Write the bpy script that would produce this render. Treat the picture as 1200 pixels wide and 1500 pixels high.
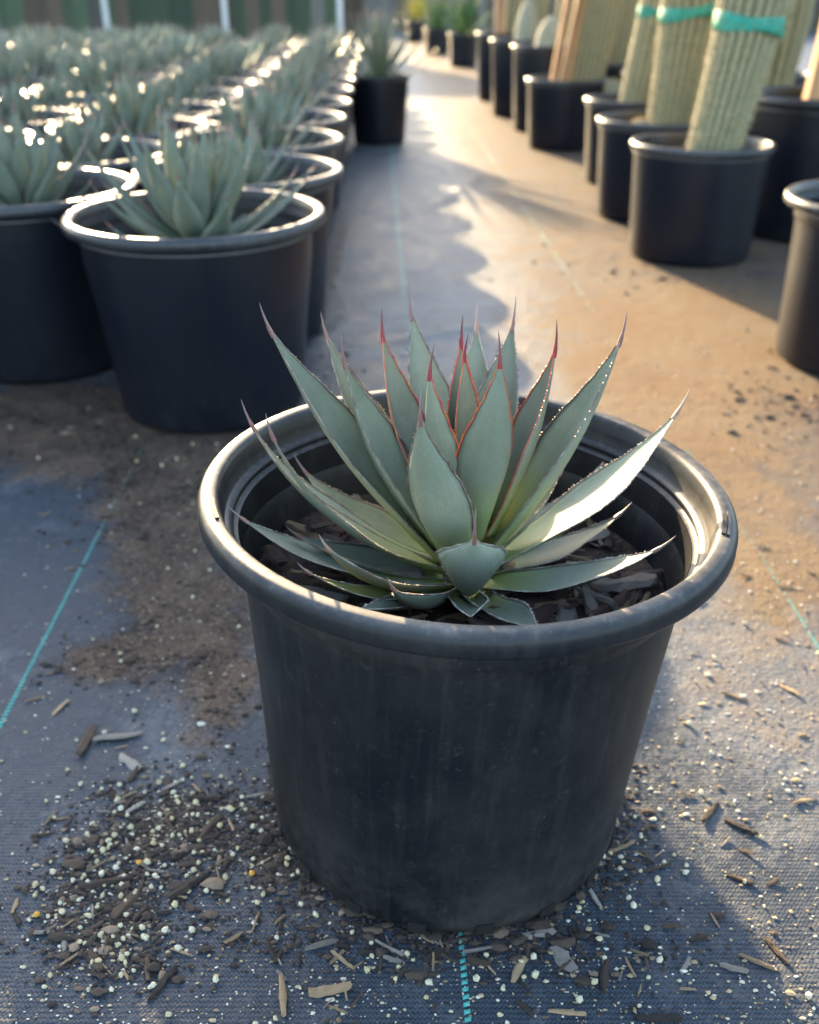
import bpy, bmesh, math, random
from mathutils import Vector, Matrix, Quaternion, noise
import numpy as np
R = math.radians
rnd = random.Random(7)

# ------------------------------------------------------------------ camera, sky, sun, exposure
scene = bpy.context.scene
for o in list(bpy.data.objects): bpy.data.objects.remove(o)
C = scene.collection
CAM_H, PITCH, FPX = 0.4593, R(28.49), 1411.3      # focal length in photo pixels (1200 wide)
cd = bpy.data.cameras.new('camera'); cam = bpy.data.objects.new('camera', cd); C.objects.link(cam)
cam.location = (0, 0, CAM_H); cam.rotation_euler = (R(90)-PITCH, 0, 0)
cd.sensor_fit = 'HORIZONTAL'; cd.sensor_width = 36.0; cd.lens = 36.0*FPX/1200
cd.clip_start = 0.02; cd.clip_end = 1000
cd.dof.use_dof = True; cd.dof.focus_distance = 0.462; cd.dof.aperture_fstop = 9.5
scene.camera = cam
cy = scene.cycles; cy.max_bounces = 5; cy.diffuse_bounces = 3; cy.glossy_bounces = 2; cy.transmission_bounces = 2; cy.transparent_max_bounces = 2; cy.caustics_reflective = False; cy.caustics_refractive = False
SUN_AZ, SUN_EL = R(19.5), R(14.8)                      # azimuth: degrees left of straight ahead (+Y)
w = bpy.data.worlds.new('World'); scene.world = w; w.use_nodes = True
nt = w.node_tree; bg = nt.nodes['Background']
sky = nt.nodes.new('ShaderNodeTexSky'); sky.sky_type = 'NISHITA'; sky.sun_disc = False
sky.sun_elevation = SUN_EL; sky.sun_rotation = -SUN_AZ
sky.air_density = 1.0; sky.dust_density = 1.5
nt.links.new(sky.outputs[0], bg.inputs[0]); bg.inputs[1].default_value = 0.15
sd = bpy.data.lights.new('sun', 'SUN'); so = bpy.data.objects.new('sun', sd); C.objects.link(so)
sd.energy = 4.5; sd.angle = R(0.5); sd.color = (1.0, 0.75, 0.43)
S = Vector((-math.sin(SUN_AZ)*math.cos(SUN_EL), math.cos(SUN_AZ)*math.cos(SUN_EL), math.sin(SUN_EL)))
so.rotation_euler = S.to_track_quat('Z', 'Y').to_euler(); so.location = S*8
scene.view_settings.view_transform = 'Standard'; scene.view_settings.look = 'None'
scene.view_settings.exposure = 2.62; scene.view_settings.gamma = 1

def at(u, v, z=0.0):
    """point at height z seen at photo pixel (u, v)"""
    c, s = math.cos(PITCH), math.sin(PITCH)
    d = Vector((u-600, FPX*c-(v-750)*s, -(FPX*s+(v-750)*c)))
    return Vector((0, 0, CAM_H)) + d*((z-CAM_H)/d.z)
def at_y(u, v, y):
    c, s = math.cos(PITCH), math.sin(PITCH)
    d = Vector((u-600, FPX*c-(v-750)*s, -(FPX*s+(v-750)*c)))
    return Vector((0, 0, CAM_H)) + d*(y/d.y)
def px(p):
    c, s = math.cos(PITCH), math.sin(PITCH); z = p[2]-CAM_H
    zc = p[1]*c-z*s
    return (600+FPX*p[0]/zc, 750-FPX*(p[1]*s+z*c)/zc) if zc > .01 else (-9999, -9999)

# ------------------------------------------------------------------ materials
MATS = {}
class NT:
    def __init__(s, name):
        s.m = bpy.data.materials.new(name); s.m.use_nodes = True; s.t = s.m.node_tree
        s.b = s.t.nodes['Principled BSDF']; MATS[name] = s.m
    def n(s, typ, **kw):
        x = s.t.nodes.new(typ)
        for k, v in kw.items(): setattr(x, k, v)
        return x
    def l(s, a, b): s.t.links.new(a, b)
    def val(s, sock, v):
        if hasattr(v, 'is_output') or isinstance(v, bpy.types.NodeSocket): s.l(v, sock)
        else: sock.default_value = v
    def noise(s, scale, detail=4, rough=.55, vec=None, dist=0):
        x = s.n('ShaderNodeTexNoise'); x.inputs['Scale'].default_value = scale
        x.inputs['Detail'].default_value = detail; x.inputs['Roughness'].default_value = rough
        x.inputs['Distortion'].default_value = dist
        if vec is not None: s.l(vec, x.inputs['Vector'])
        return x.outputs['Fac']
    def ramp(s, fac, a, b, lo=0., hi=1.):
        x = s.n('ShaderNodeMapRange'); s.val(x.inputs[0], fac)
        for i, v in enumerate((a, b, lo, hi)): x.inputs[i+1].default_value = v
        return x.outputs[0]
    def mix(s, fac, a, b, mode='MIX'):
        x = s.n('ShaderNodeMix', data_type='RGBA', blend_type=mode)
        s.val(x.inputs[0], fac)
        for sock, v in ((x.inputs[6], a), (x.inputs[7], b)):
            if isinstance(v, tuple): sock.default_value = (*v, 1) if len(v) == 3 else v
            else: s.l(v, sock)
        return x.outputs[2]
    def math(s, op, a, b=0., c=0., clamp=False):
        x = s.n('ShaderNodeMath', operation=op, use_clamp=clamp)
        s.val(x.inputs[0], a); s.val(x.inputs[1], b); s.val(x.inputs[2], c)
        return x.outputs[0]
    def coord(s, which='Object'): return s.n('ShaderNodeTexCoord').outputs[which]
    def xyz(s, v):
        x = s.n('ShaderNodeSeparateXYZ'); s.l(v, x.inputs[0]); return x.outputs
    def bump(s, h, strength, dist, normal=None):
        x = s.n('ShaderNodeBump'); x.inputs['Strength'].default_value = strength; x.inputs['Distance'].default_value = dist
        s.val(x.inputs['Height'], h)
        if normal is not None: s.l(normal, x.inputs['Normal'])
        return x.outputs[0]
    def out(s, col=None, rough=None, normal=None, spec=None, **kw):
        if col is not None:
            if isinstance(col, tuple): s.b.inputs['Base Color'].default_value = (*col, 1)
            else: s.l(col, s.b.inputs['Base Color'])
        if rough is not None: s.val(s.b.inputs['Roughness'], rough)
        if normal is not None: s.l(normal, s.b.inputs['Normal'])
        if spec is not None: s.b.inputs['Specular IOR Level'].default_value = spec
        for k, v in kw.items(): s.val(s.b.inputs[k], v)
        return s.m

def objrand(m):
    return m.n('ShaderNodeObjectInfo').outputs['Random']

# woven weed mat with dust and soil stains
m = NT('weed_mat'); oc = m.coord(); X, Y, Z = m.xyz(oc)
att = m.n('ShaderNodeAttribute', attribute_name='dust').outputs['Fac']
att2 = m.n('ShaderNodeAttribute', attribute_name='soil').outputs['Fac']
kx, ky = 2*math.pi/0.0024, 2*math.pi/0.0029
sx = m.math('SINE', m.math('MULTIPLY', X, kx)); sy = m.math('SINE', m.math('MULTIPLY', Y, ky))
weave = m.math('ADD', m.math('MULTIPLY', m.math('MULTIPLY', sx, sy), .5), m.math('MULTIPLY', m.math('ABSOLUTE', m.math('SINE', m.math('MULTIPLY', Y, ky/2))), .8))
n1 = m.noise(5, 6, .6, oc); n2 = m.noise(38, 6, .65, oc); n3 = m.noise(320, 4, .6, oc); n4 = m.noise(1.7, 5, .6, oc); n5 = m.noise(14, 6, .7, oc, .6)
fab = m.mix(m.ramp(n3, .3, .7), (.016, .020, .026), (.038, .045, .055))
fab = m.mix(m.ramp(weave, .1, 1.1), fab, (.062, .073, .088))
dmask = m.math('ADD', att, m.math('MULTIPLY', m.math('SUBTRACT', n5, .5), 1.35), clamp=True)
dmask = m.math('ADD', dmask, m.math('MULTIPLY', m.math('SUBTRACT', n3, .5), .5), clamp=True)
dmask = m.math('ADD', dmask, m.math('MULTIPLY', m.math('SUBTRACT', n2, .5), .7), clamp=True)
dmask = m.ramp(dmask, .15, .9, .03, .95)
tan = m.n('ShaderNodeAttribute', attribute_name='tan').outputs['Fac']
tan = m.ramp(m.math('ADD', tan, m.math('MULTIPLY', m.math('SUBTRACT', n5, .5), 1.0)), .3, .8)
pale = m.mix(m.ramp(n1, .35, .65), (.19, .20, .207), (.31, .315, .315)); tanc = m.mix(m.ramp(n1, .35, .65), (.15, .085, .04), (.17, .122, .072))
dustc = m.mix(tan, pale, tanc)
dustc = m.mix(m.ramp(n2, .45, .75, 0, .7), dustc, (.15, .10, .062))
col = m.mix(dmask, fab, dustc)
smask = m.math('ADD', att2, m.math('ADD', m.math('MULTIPLY', m.math('SUBTRACT', n5, .5), 1.1), m.math('MULTIPLY', m.math('SUBTRACT', n2, .5), .9)))
smask = m.ramp(smask, .38, .78, 0, .93)
soilc = m.mix(m.ramp(n5, .35, .68), (.035, .021, .014), (.145, .090, .057))
soilc = m.mix(m.ramp(n3, .5, .72), soilc, (.22, .16, .11))
col = m.mix(smask, col, soilc)
cover = m.math('MAXIMUM', dmask, smask)
h1 = m.math('MULTIPLY', weave, m.ramp(cover, .2, .9, 1, .12))
bn = m.bump(h1, .38, .0005)
bn = m.bump(m.math('ADD', n2, m.math('MULTIPLY', n3, m.ramp(cover, 0, 1, .15, .6))), .6, .005, bn)
m.out(col, m.ramp(cover, 0, 1, .45, .75), bn)
m.l(m.ramp(cover, 0, 1, .14, .10), m.b.inputs['Specular IOR Level'])

m = NT('marker_thread'); oc = m.coord(); nn = m.noise(9, 5, .65, oc); n2 = m.noise(300, 2, .5, oc)
c = m.mix(m.ramp(n2, .35, .65), (.03, .30, .25), (.07, .45, .36))
att = m.n('ShaderNodeAttribute', attribute_name='dust').outputs['Fac']
m.out(m.mix(m.math('ADD', m.ramp(nn, .45, .8, 0, .35), m.math('MULTIPLY', att, .55), clamp=True), c, (.17, .16, .13)), .6)

# black nursery plastic, dusty and scuffed
def plastic(name, base, dusty, spec, rl_=.36, top=2.0):
    m = NT(name); oc = m.coord(); r = objrand(m)
    n1 = m.noise(9, 6, .65, oc); n2 = m.noise(260, 3, .6, oc); n3 = m.noise(60, 5, .6, oc)
    X, Y, Z = m.xyz(oc)
    sc = m.n('ShaderNodeMapping'); m.l(oc, sc.inputs[0]); sc.inputs['Scale'].default_value = (40, 40, 2.5)
    streak = m.noise(4, 4, .6, sc.outputs[0])
    v = m.n('ShaderNodeTexVoronoi', feature='DISTANCE_TO_EDGE'); v.inputs['Scale'].default_value = 130; m.l(oc, v.inputs['Vector'])
    v2 = m.n('ShaderNodeTexVoronoi', feature='F1'); v2.inputs['Scale'].default_value = 105; m.l(oc, v2.inputs['Vector'])
    ring = m.math('SUBTRACT', 1, m.math('MULTIPLY', m.math('ABSOLUTE', m.math('SUBTRACT', v2.outputs['Distance'], .3)), 14), clamp=True)
    ring = m.math('MULTIPLY', ring, m.ramp(n3, .45, .7))
    d = m.math('ADD', m.math('MULTIPLY', m.ramp(n1, .4, .75), .5), m.math('MULTIPLY', m.ramp(n2, .62, .78), .55))
    d = m.math('ADD', d, m.math('MULTIPLY', m.ramp(streak, .5, .8), .35))
    d = m.math('ADD', d, m.math('MULTIPLY', ring, .35))
    d = m.math('ADD', d, m.math('MULTIPLY', m.ramp(Z, .075, .005), m.ramp(m.noise(24, 5, .7, oc), .42, .68, 0, .9)))
    nz = m.xyz(m.n('ShaderNodeNewGeometry').outputs['Normal'])[2]
    d = m.math('MULTIPLY', m.math('MULTIPLY', d, m.ramp(nz, .45, .95, .75, top)), dusty, clamp=True)
    c = m.mix(d, base, (.19, .175, .16))
    bn = m.bump(m.math('ADD', n2, n3), .12, .0008)
    m.out(c, m.ramp(d, 0, .5, rl_, .65), bn, spec)
plastic('pot_plastic', (.0052, .0062, .0088), .26, .24, .46)
plastic('rim_plastic', (.009, .0115, .017), .50, .5, .34)
plastic('rim_main', (.005, .0065, .010), .24, .27, .38, 5.0)
plastic('field_plastic', (.0045, .006, .011), .06, .3)
plastic('inner_plastic', (.008, .009, .011), .40, .30, .48)
m = NT('slot_black'); m.out((.004, .004, .005), .7)

m = NT('potting_soil'); oc = m.coord(); n1 = m.noise(60, 6, .65, oc); n2 = m.noise(300, 3, .6, oc)
c = m.mix(m.ramp(n1, .35, .65), (.018, .011, .008), (.085, .05, .032)); c = m.mix(m.ramp(n2, .62, .75), c, (.3, .24, .18))
m.out(c, .9, m.bump(m.math('ADD', n1, m.math('MULTIPLY', n2, .4)), .9, .006))

def wood(name, a, b, cc):
    m = NT(name); oc = m.coord(); r = objrand(m)
    mp = m.n('ShaderNodeMapping'); m.l(oc, mp.inputs[0]); mp.inputs['Scale'].default_value = (60, 900, 900)
    n1 = m.noise(1, 5, .65, mp.outputs[0]); n2 = m.noise(220, 3, .6, oc)
    c = m.mix(m.ramp(n1, .3, .7), a, b); c = m.mix(m.ramp(n2, .5, .75), c, cc)
    hs = m.n('ShaderNodeHueSaturation'); m.l(c, hs.inputs['Color']); m.l(m.ramp(r, 0, 1, .65, 1.35), hs.inputs['Value'])
    m.out(hs.outputs[0], .85, m.bump(m.math('ADD', n1, m.math('MULTIPLY', n2, .5)), .8, .0012))
wood('wood_dark', (.022, .015, .011), (.07, .045, .032), (.11, .075, .055))
wood('wood_brown', (.05, .03, .02), (.145, .09, .055), (.08, .05, .035))
wood('wood_tan', (.27, .165, .08), (.48, .33, .195), (.34, .23, .135))
wood('wood_grey', (.20, .165, .135), (.42, .355, .29), (.25, .205, .17))
wood('wood_red', (.05, .022, .018), (.13, .055, .042), (.08, .04, .032))
CHIP_MATS = ['wood_dark', 'wood_brown', 'wood_tan', 'wood_grey', 'wood_red']

m = NT('perlite'); oc = m.coord(); r = objrand(m)
c = m.mix(m.ramp(r, 0, 1), (.74, .66, .48), (.58, .47, .25)); n1 = m.noise(500, 3, .6, oc)
m.out(m.mix(m.ramp(n1, .5, .8), c, (.42, .36, .26)), .85, m.bump(n1, .6, .0006))
m = NT('grit'); g = m.n('ShaderNodeNewGeometry').outputs['Random Per Island']
c = m.mix(m.ramp(g, 0, .5), (.70, .66, .54), (.48, .36, .20)); c = m.mix(m.ramp(g, .55, .95), c, (.13, .085, .05))
m.out(c, .85)
m = NT('crumb'); g = m.n('ShaderNodeNewGeometry').outputs['Random Per Island']
c = m.mix(m.ramp(g, 0, .8), (.014, .010, .008), (.07, .045, .03)); c = m.mix(m.ramp(g, .85, .97), c, (.24, .17, .11))
m.out(c, .9)
m = NT('prill'); m.out((.62, .30, .03), .4)

# agave leaves: glaucous blue green, paler yellow green at the base
def agave(name, mid, tipc, basec, edge):
    m = NT(name); uv = m.n('ShaderNodeUVMap').outputs[0]; U, V, _ = m.xyz(uv); oc = m.coord(); r = objrand(m)
    n1 = m.noise(28, 5, .6, oc); n2 = m.noise(420, 3, .6, oc)
    mp = m.n('ShaderNodeMapping'); m.l(uv, mp.inputs[0]); mp.inputs['Scale'].default_value = (38, 2.2, 1)
    fib = m.noise(1, 4, .6, mp.outputs[0])
    c = m.mix(m.ramp(n1, .3, .7), mid, tipc)
    c = m.mix(m.ramp(fib, .3, .75, 0, .30), c, tuple(k*.62 for k in mid))
    c = m.mix(m.ramp(n2, .55, .8, 0, .30), c, (.36, .40, .36))
    n6 = m.noise(11, 5, .7, oc, .8); c = m.mix(m.ramp(n6, .50, .62, 0, .38), c, tuple(k*.66 for k in mid))
    n7 = m.noise(170, 2, .5, oc, 1.0); c = m.mix(m.ramp(n7, .735, .765, 0, .75), c, (.33, .27, .18))
    wv = m.math('ADD', V, m.math('MULTIPLY', m.math('SUBTRACT', n1, .5), .18))
    c = m.mix(m.ramp(wv, .06, .42, .85, 0), c, basec)
    s = m.math('ABSOLUTE', m.math('SUBTRACT', m.math('MULTIPLY', U, 2), 1))
    # bud imprint: a faint pale line left by the neighbouring leaf
    cur = m.math('ADD', V, m.math('MULTIPLY', m.math('MULTIPLY', s, s), .42))
    imp = m.math('SUBTRACT', 1, m.math('MULTIPLY', m.math('ABSOLUTE', m.math('SUBTRACT', cur, m.ramp(r, 0, 1, .52, .70))), 75), clamp=True)
    imp = m.math('MULTIPLY', imp, m.ramp(n1, .35, .65)); c = m.mix(m.math('MULTIPLY', imp, .16), c, (.42, .47, .40))
    c = m.mix(m.ramp(s, .955, .985), c, edge)
    hs = m.n('ShaderNodeHueSaturation'); m.l(c, hs.inputs['Color']); m.l(m.ramp(r, 0, 1, .86, 1.14), hs.inputs['Value'])
    bn = m.bump(m.math('ADD', fib, m.math('MULTIPLY', n2, .35)), .16, .0008)
    m.out(hs.outputs[0], .50, bn, .36)
    tr = m.n('ShaderNodeBsdfTranslucent'); m.l(hs.outputs[0], tr.inputs[0])
    ms = m.n('ShaderNodeMixShader'); ms.inputs[0].default_value = .10
    m.l(m.b.outputs[0], ms.inputs[1]); m.l(tr.outputs[0], ms.inputs[2])
    m.l(ms.outputs[0], m.t.nodes['Material Output'].inputs[0])
G_MID, G_TIP, G_BASE = (.188, .218, .152), (.275, .295, .218), (.33, .37, .10)
agave('leaf_brown_edge', G_MID, G_TIP, G_BASE, (.20, .13, .10))
agave('leaf_red_edge', G_MID, G_TIP, G_BASE, (.50, .06, .05))
agave('leaf_yellow', (.25, .30, .07), (.30, .34, .12), (.34, .36, .06), (.30, .2, .12))
agave('leaf_field', (.138, .172, .130), (.20, .232, .18), (.16, .22, .10), (.17, .15, .13))
agave('leaf_green', (.05, .13, .035), (.09, .19, .05), (.14, .22, .05), (.2, .2, .1))
agave('leaf_gold', (.42, .36, .04), (.5, .45, .08), (.3, .32, .05), (.5, .45, .1))
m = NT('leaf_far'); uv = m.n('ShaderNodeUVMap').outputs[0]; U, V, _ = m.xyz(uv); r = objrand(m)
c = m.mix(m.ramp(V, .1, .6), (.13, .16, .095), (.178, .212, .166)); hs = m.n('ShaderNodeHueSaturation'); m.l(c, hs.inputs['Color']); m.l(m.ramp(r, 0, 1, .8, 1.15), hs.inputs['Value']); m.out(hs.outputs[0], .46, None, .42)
def spine_mat(name, a, b):
    m = NT(name); uv = m.n('ShaderNodeUVMap').outputs[0]; U, V, _ = m.xyz(uv)
    m.out(m.mix(m.ramp(V, 0, .8), a, b), .4)
spine_mat('spine_red', (.24, .025, .035), (.10, .05, .06))
spine_mat('spine_brown', (.20, .085, .07), (.20, .15, .16))
spine_mat('spine_pale', (.34, .17, .11), (.30, .25, .24))
m = NT('margin_red'); n1 = m.noise(120, 3, .6, m.coord()); m.out(m.mix(m.ramp(n1, .35, .65), (.45, .04, .05), (.62, .17, .04)), .5)
m = NT('margin_brown'); n1 = m.noise(160, 3, .6, m.coord()); m.out(m.mix(m.ramp(n1, .35, .65), (.11, .05, .045), (.36, .29, .22)), .6)
m = NT('margin_pale'); n1 = m.noise(160, 3, .6, m.coord()); m.out(m.mix(m.ramp(n1, .4, .65), (.24, .17, .13), (.52, .48, .40)), .6)

# cactus
m = NT('cactus_skin'); oc = m.coord(); at_r = m.n('ShaderNodeAttribute', attribute_name='rib').outputs['Fac']
n1 = m.noise(35, 5, .6, oc); n2 = m.noise(240, 3, .6, oc)
c = m.mix(m.ramp(n1, .3, .7), (.09, .098, .045), (.17, .165, .085))
c = m.mix(m.math('MULTIPLY', m.ramp(at_r, .35, .9), m.ramp(n2, .3, .6)), c, (.42, .35, .20))
m.out(c, .7, m.bump(n2, .5, .002))
m = NT('cactus_spine'); g = m.n('ShaderNodeNewGeometry').outputs['Random Per Island']; m.out(m.mix(g, (.42, .33, .18), (.56, .46, .28)), .6)
m = NT('cactus_wool'); oc = m.coord(); n1 = m.noise(160, 3, .6, oc); m.out(m.mix(m.ramp(n1, .4, .7), (.18, .19, .13), (.50, .47, .38)), .85, m.bump(n1, .8, .003))
m = NT('tie_tape'); oc = m.coord(); n1 = m.noise(60, 4, .6, oc); m.out(m.mix(m.ramp(n1, .3, .7), (.01, .20, .14), (.03, .32, .22)), .65, m.bump(n1, .4, .002))
def post(name, a, b, sc=(30, 30, 1.5)):
    m = NT(name); oc = m.coord(); r = objrand(m); mp = m.n('ShaderNodeMapping'); m.l(oc, mp.inputs[0]); mp.inputs['Scale'].default_value = sc
    n1 = m.noise(2, 5, .65, mp.outputs[0]); c = m.mix(m.ramp(n1, .3, .7), a, b)
    hs = m.n('ShaderNodeHueSaturation'); m.l(c, hs.inputs['Color']); m.l(m.ramp(r, 0, 1, .55, 1.4), hs.inputs['Value'])
    m.out(hs.outputs[0], .8, m.bump(n1, .4, .003))
post('stake_wood', (.26, .13, .06), (.42, .24, .12))
post('fence_brown', (.055, .04, .025), (.12, .085, .055)); post('fence_green', (.03, .05, .025), (.075, .10, .055)); post('fence_grey', (.09, .085, .07), (.17, .155, .13))
m = NT('white_post'); m.out((.62, .61, .57), .5)

# ------------------------------------------------------------------ helpers
def mesh(name, verts, faces, mats, midx=None, smooth=True, uvs=None, attrs=None):
    me = bpy.data.meshes.new(name); me.from_pydata([tuple(v) for v in verts], [], faces)
    for k in mats: me.materials.append(MATS[k])
    if midx is not None: me.polygons.foreach_set('material_index', midx)
    if smooth: me.polygons.foreach_set('use_smooth', [True]*len(me.polygons))
    if uvs is not None:
        l = me.uv_layers.new(name='UVMap'); vi = np.zeros(len(me.loops), dtype=np.int32); me.loops.foreach_get('vertex_index', vi)
        l.data.foreach_set('uv', np.asarray(uvs, dtype=np.float32)[vi].ravel())
    for k, a in (attrs or {}).items():
        x = me.attributes.new(k, 'FLOAT', 'POINT'); x.data.foreach_set('value', np.asarray(a, dtype=np.float32))
    me.update(); return me
def link(name, me, parent=None, loc=None, rot=None, scale=None):
    o = bpy.data.objects.new(name, me); C.objects.link(o)
    if parent is not None: o.parent = parent
    if loc is not None: o.location = loc
    if rot is not None: o.rotation_euler = rot
    if scale is not None: o.scale = (scale,)*3 if isinstance(scale, (int, float)) else scale
    return o
def tag(o, label, cat, group=None):
    o['label'] = label; o['category'] = cat
    if group: o['group'] = group
    return o
def lathe(prof, n=64, closed=False):
    V, F = [], []
    for r, z in prof:
        for k in range(n):
            a = 2*math.pi*k/n; V.append((r*math.cos(a), r*math.sin(a), z))
    for i in range(len(prof)-1):
        for k in range(n):
            k2 = (k+1) % n; F.append((i*n+k, i*n+k2, (i+1)*n+k2, (i+1)*n+k))
    return V, F
def cap(V, F, ring0, n, z, flip=False):
    c = len(V); V.append((0, 0, z))
    for k in range(n):
        f = (ring0+k, ring0+(k+1) % n, c); F.append(f[::-1] if flip else f)

# ------------------------------------------------------------------ ground
CREASE = [(at(1000, 690), at(1200, 905), .004), (at(640, 300), at(700, 262), .006), (at(585, 500), at(700, 478), .005), (at(360, 560), at(520, 470), .004)]
def seg_d(x, y, a, b):
    dx, dy = b.x-a.x, b.y-a.y; t = max(0, min(1, ((x-a.x)*dx+(y-a.y)*dy)/(dx*dx+dy*dy)))
    return math.hypot(x-a.x-t*dx, y-a.y-t*dy)
def gh(x, y):
    h = .0006*(math.sin(9*x+2)+math.sin(7*y+1.3*x)-2)
    if y < 3:
        for a, b, k in CREASE: h += k*math.exp(-(seg_d(x, y, a, b)/.014)**2)
    return h
def blob(x, y, cx, cy, rx, ry): return math.exp(-((x-cx)/rx)**2-((y-cy)/ry)**2)
BL_D, BL_S = [], []
def bd(L, u, v, ru, rv, k):
    p = at(u, v); rx = (at(u+ru, v)-p).length; ry = (at(u, v-rv)-p).length; L.append((p.x, p.y, rx, ry, k))
for a in ((1100, 760, 130, 160, .42), (960, 560, 170, 90, .45), (1080, 960, 150, 160, .34), (1040, 470, 110, 60, .5), (640, 460, 90, 50, .3), (270, 1060, 90, 70, .30), (540, 1290, 160, 60, .10), (1150, 820, 70, 60, .4)): bd(BL_D, *a)
for a in ((240, 820, 105, 110, .62), (90, 640, 150, 50, .55), (220, 710, 110, 60, .52), (60, 590, 120, 40, .5), (300, 920, 95, 85, .52), (150, 965, 75, 30, .5), (330, 1040, 70, 80, .42), (150, 610, 190, 50, .5), (330, 670, 120, 50, .55), (240, 1220, 110, 60, .46), (150, 1370, 75, 50, .46), (420, 1240, 60, 70, .45), (650, 1330, 260, 60, .42), (880, 1200, 45, 60, .42), (930, 545, 90, 26, .4), (490, 380, 22, 120, .45), (1150, 600, 80, 40, .45), (1000, 400, 130, 30, .4)): bd(BL_S, *a)
def dust_at(x, y):
    x = max(-3., min(3., x)); y = max(-1., min(12., y)); xc = x+.03*y
    path = 1/(1+math.exp(-(xc-.0)/.07))*1/(1+math.exp((xc-1.6)/.2))
    d = .10+.44*path/(1+math.exp(-(y-.95)/.16))
    d += .10/(1+math.exp(-(xc-.30)/.06))/(1+math.exp(-(y-1.0)/.2))
    for cx, cy, rx, ry, k in BL_D:
        if abs(x-cx) < 3*rx and abs(y-cy) < 3*ry: d += k*blob(x, y, cx, cy, rx, ry)
    return d
def tan_at(x, y):
    x = max(-3., min(3., x)); y = max(-1., min(12., y)); xc = x+.03*y
    t = .95/(1+math.exp(-(xc-.24)/.05))*(1/(1+math.exp(-(y-.9)/.15)))
    for cx, cy, rx, ry, k in BL_D:
        if abs(x-cx) < 3*rx and abs(y-cy) < 3*ry: t += k*1.1*blob(x, y, cx, cy, rx, ry)
    return t
def soil_at(x, y):
    s = 0
    for cx, cy, rx, ry, k in BL_S:
        if abs(x-cx) < 3*rx and abs(y-cy) < 3*ry: s += 1.35*k*blob(x, y, cx, cy, rx, ry)
    return s
xs = np.concatenate([[-300, -100, -40, -15, -7, -4, -2.5, -1.6], np.arange(-1.2, 1.2, .0125), [1.25, 1.6, 2.5, 4, 7, 15, 40, 100, 300]])
ys = np.concatenate([[-60, -20, -6, -2, -.7, -.2], np.arange(0, 2.6, .0125), np.arange(2.6, 8, .08), [9, 11, 14, 18, 25, 40, 80, 200, 500]])
V = []; dA = []; sA = []; tA = []
for y in ys:
    for x in xs:
        V.append((x, y, gh(x, y) if abs(x) < 1.3 and 0 <= y < 3 else -.0012)); dA.append(dust_at(x, y)); sA.append(soil_at(x, y)); tA.append(tan_at(x, y))
nx = len(xs); F = [(j*nx+i, j*nx+i+1, (j+1)*nx+i+1, (j+1)*nx+i) for j in range(len(ys)-1) for i in range(nx-1)]
ground = link('ground', mesh('ground', V, F, ['weed_mat'], attrs={'dust': dA, 'soil': sA, 'tan': tA})); ground['kind'] = 'structure'
SLOPE = -.0299
for k in range(-3, 4):                              # teal marker lines woven into the mat
    x0 = .0215+.3065*k-(.008 if k < 0 else 0); V = []; F = []; A = []; y = .12; i = 0
    while y < 9:
        step = .0042 if y < 1.6 else .012+.02*(y > 3)
        ln = step*(.62 if y < 1.6 else 1.0); xx = x0+SLOPE*(y-.577); wd = .0017; sk = .0010
        z = max(gh(xx, y), gh(xx, y+ln))+.0003 if y < 3 else .0003
        dd = min(1, max(0, dust_at(xx, y)+soil_at(xx, y)*1.2-.15)); wd *= 1-.65*dd-(.12 if y > 1.0 else 0)
        if dd > .3 and rnd.random() < (dd-.45)*1.0+.45*(y > 1.0): y += step; continue
        b = len(V)
        V += [(xx-wd, y, z), (xx+wd, y+sk, z), (xx+wd, y+ln+sk, z), (xx-wd, y+ln, z), (xx, y+ln*.5+sk*.5, z+.0006*(1-dd))]
        F += [(b, b+1, b+4), (b+1, b+2, b+4), (b+2, b+3, b+4), (b+3, b, b+4)]; A += [dd]*5
        y += step
    link('marker_line', mesh('marker_line', V, F, ['marker_thread'], smooth=False, attrs={'dust': A}), ground)

# ------------------------------------------------------------------ pots
def pot_profiles(Rr, H, rt, rb, soil):
    k = Rr/.139
    rim = [(rt+.0003*k, H-.0215*k), (rt+.0030*k, H-.0208*k), (rt+.0036*k, H-.0198*k), (rt+.0026*k, H-.0188*k), (rt+.0030*k, H-.0165*k), (rt+.0060*k, H-.0150*k), (Rr-.0035*k, H-.0138*k), (Rr-.0008*k, H-.0122*k),
           (Rr+.0004*k, H-.0100*k), (Rr+.0002*k, H-.0050*k), (Rr-.0006*k, H-.0025*k), (Rr-.0022*k, H-.0006*k), (Rr-.0040*k, H), (Rr-.0082*k, H-.0003*k), (Rr-.0098*k, H-.0012*k), (Rr-.0108*k, H-.0032*k), (Rr-.0122*k, H-.0085*k)]
    inner = [(Rr-.0122*k, H-.0085*k), (Rr-.0130*k, H-.0150*k), (Rr-.0152*k, H-.0180*k), (Rr-.0160*k, H-.0235*k), (Rr-.0160*k, H-.030*k), (Rr-.0185*k, H-.0325*k), (rt-.0038*k, H-.048*k), (rt-.006*k, soil-.01)]
    outer = [(rb*.90, .0), (rb*.955, .0012), (rb*.985, .004), (rb, .010), (rb+(rt-rb)*.25, H*.25), (rb+(rt-rb)*.55, H*.52), (rt-.0012*k, H*.78), (rt, H-.0213*k)]
    return outer, rim, inner
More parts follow.
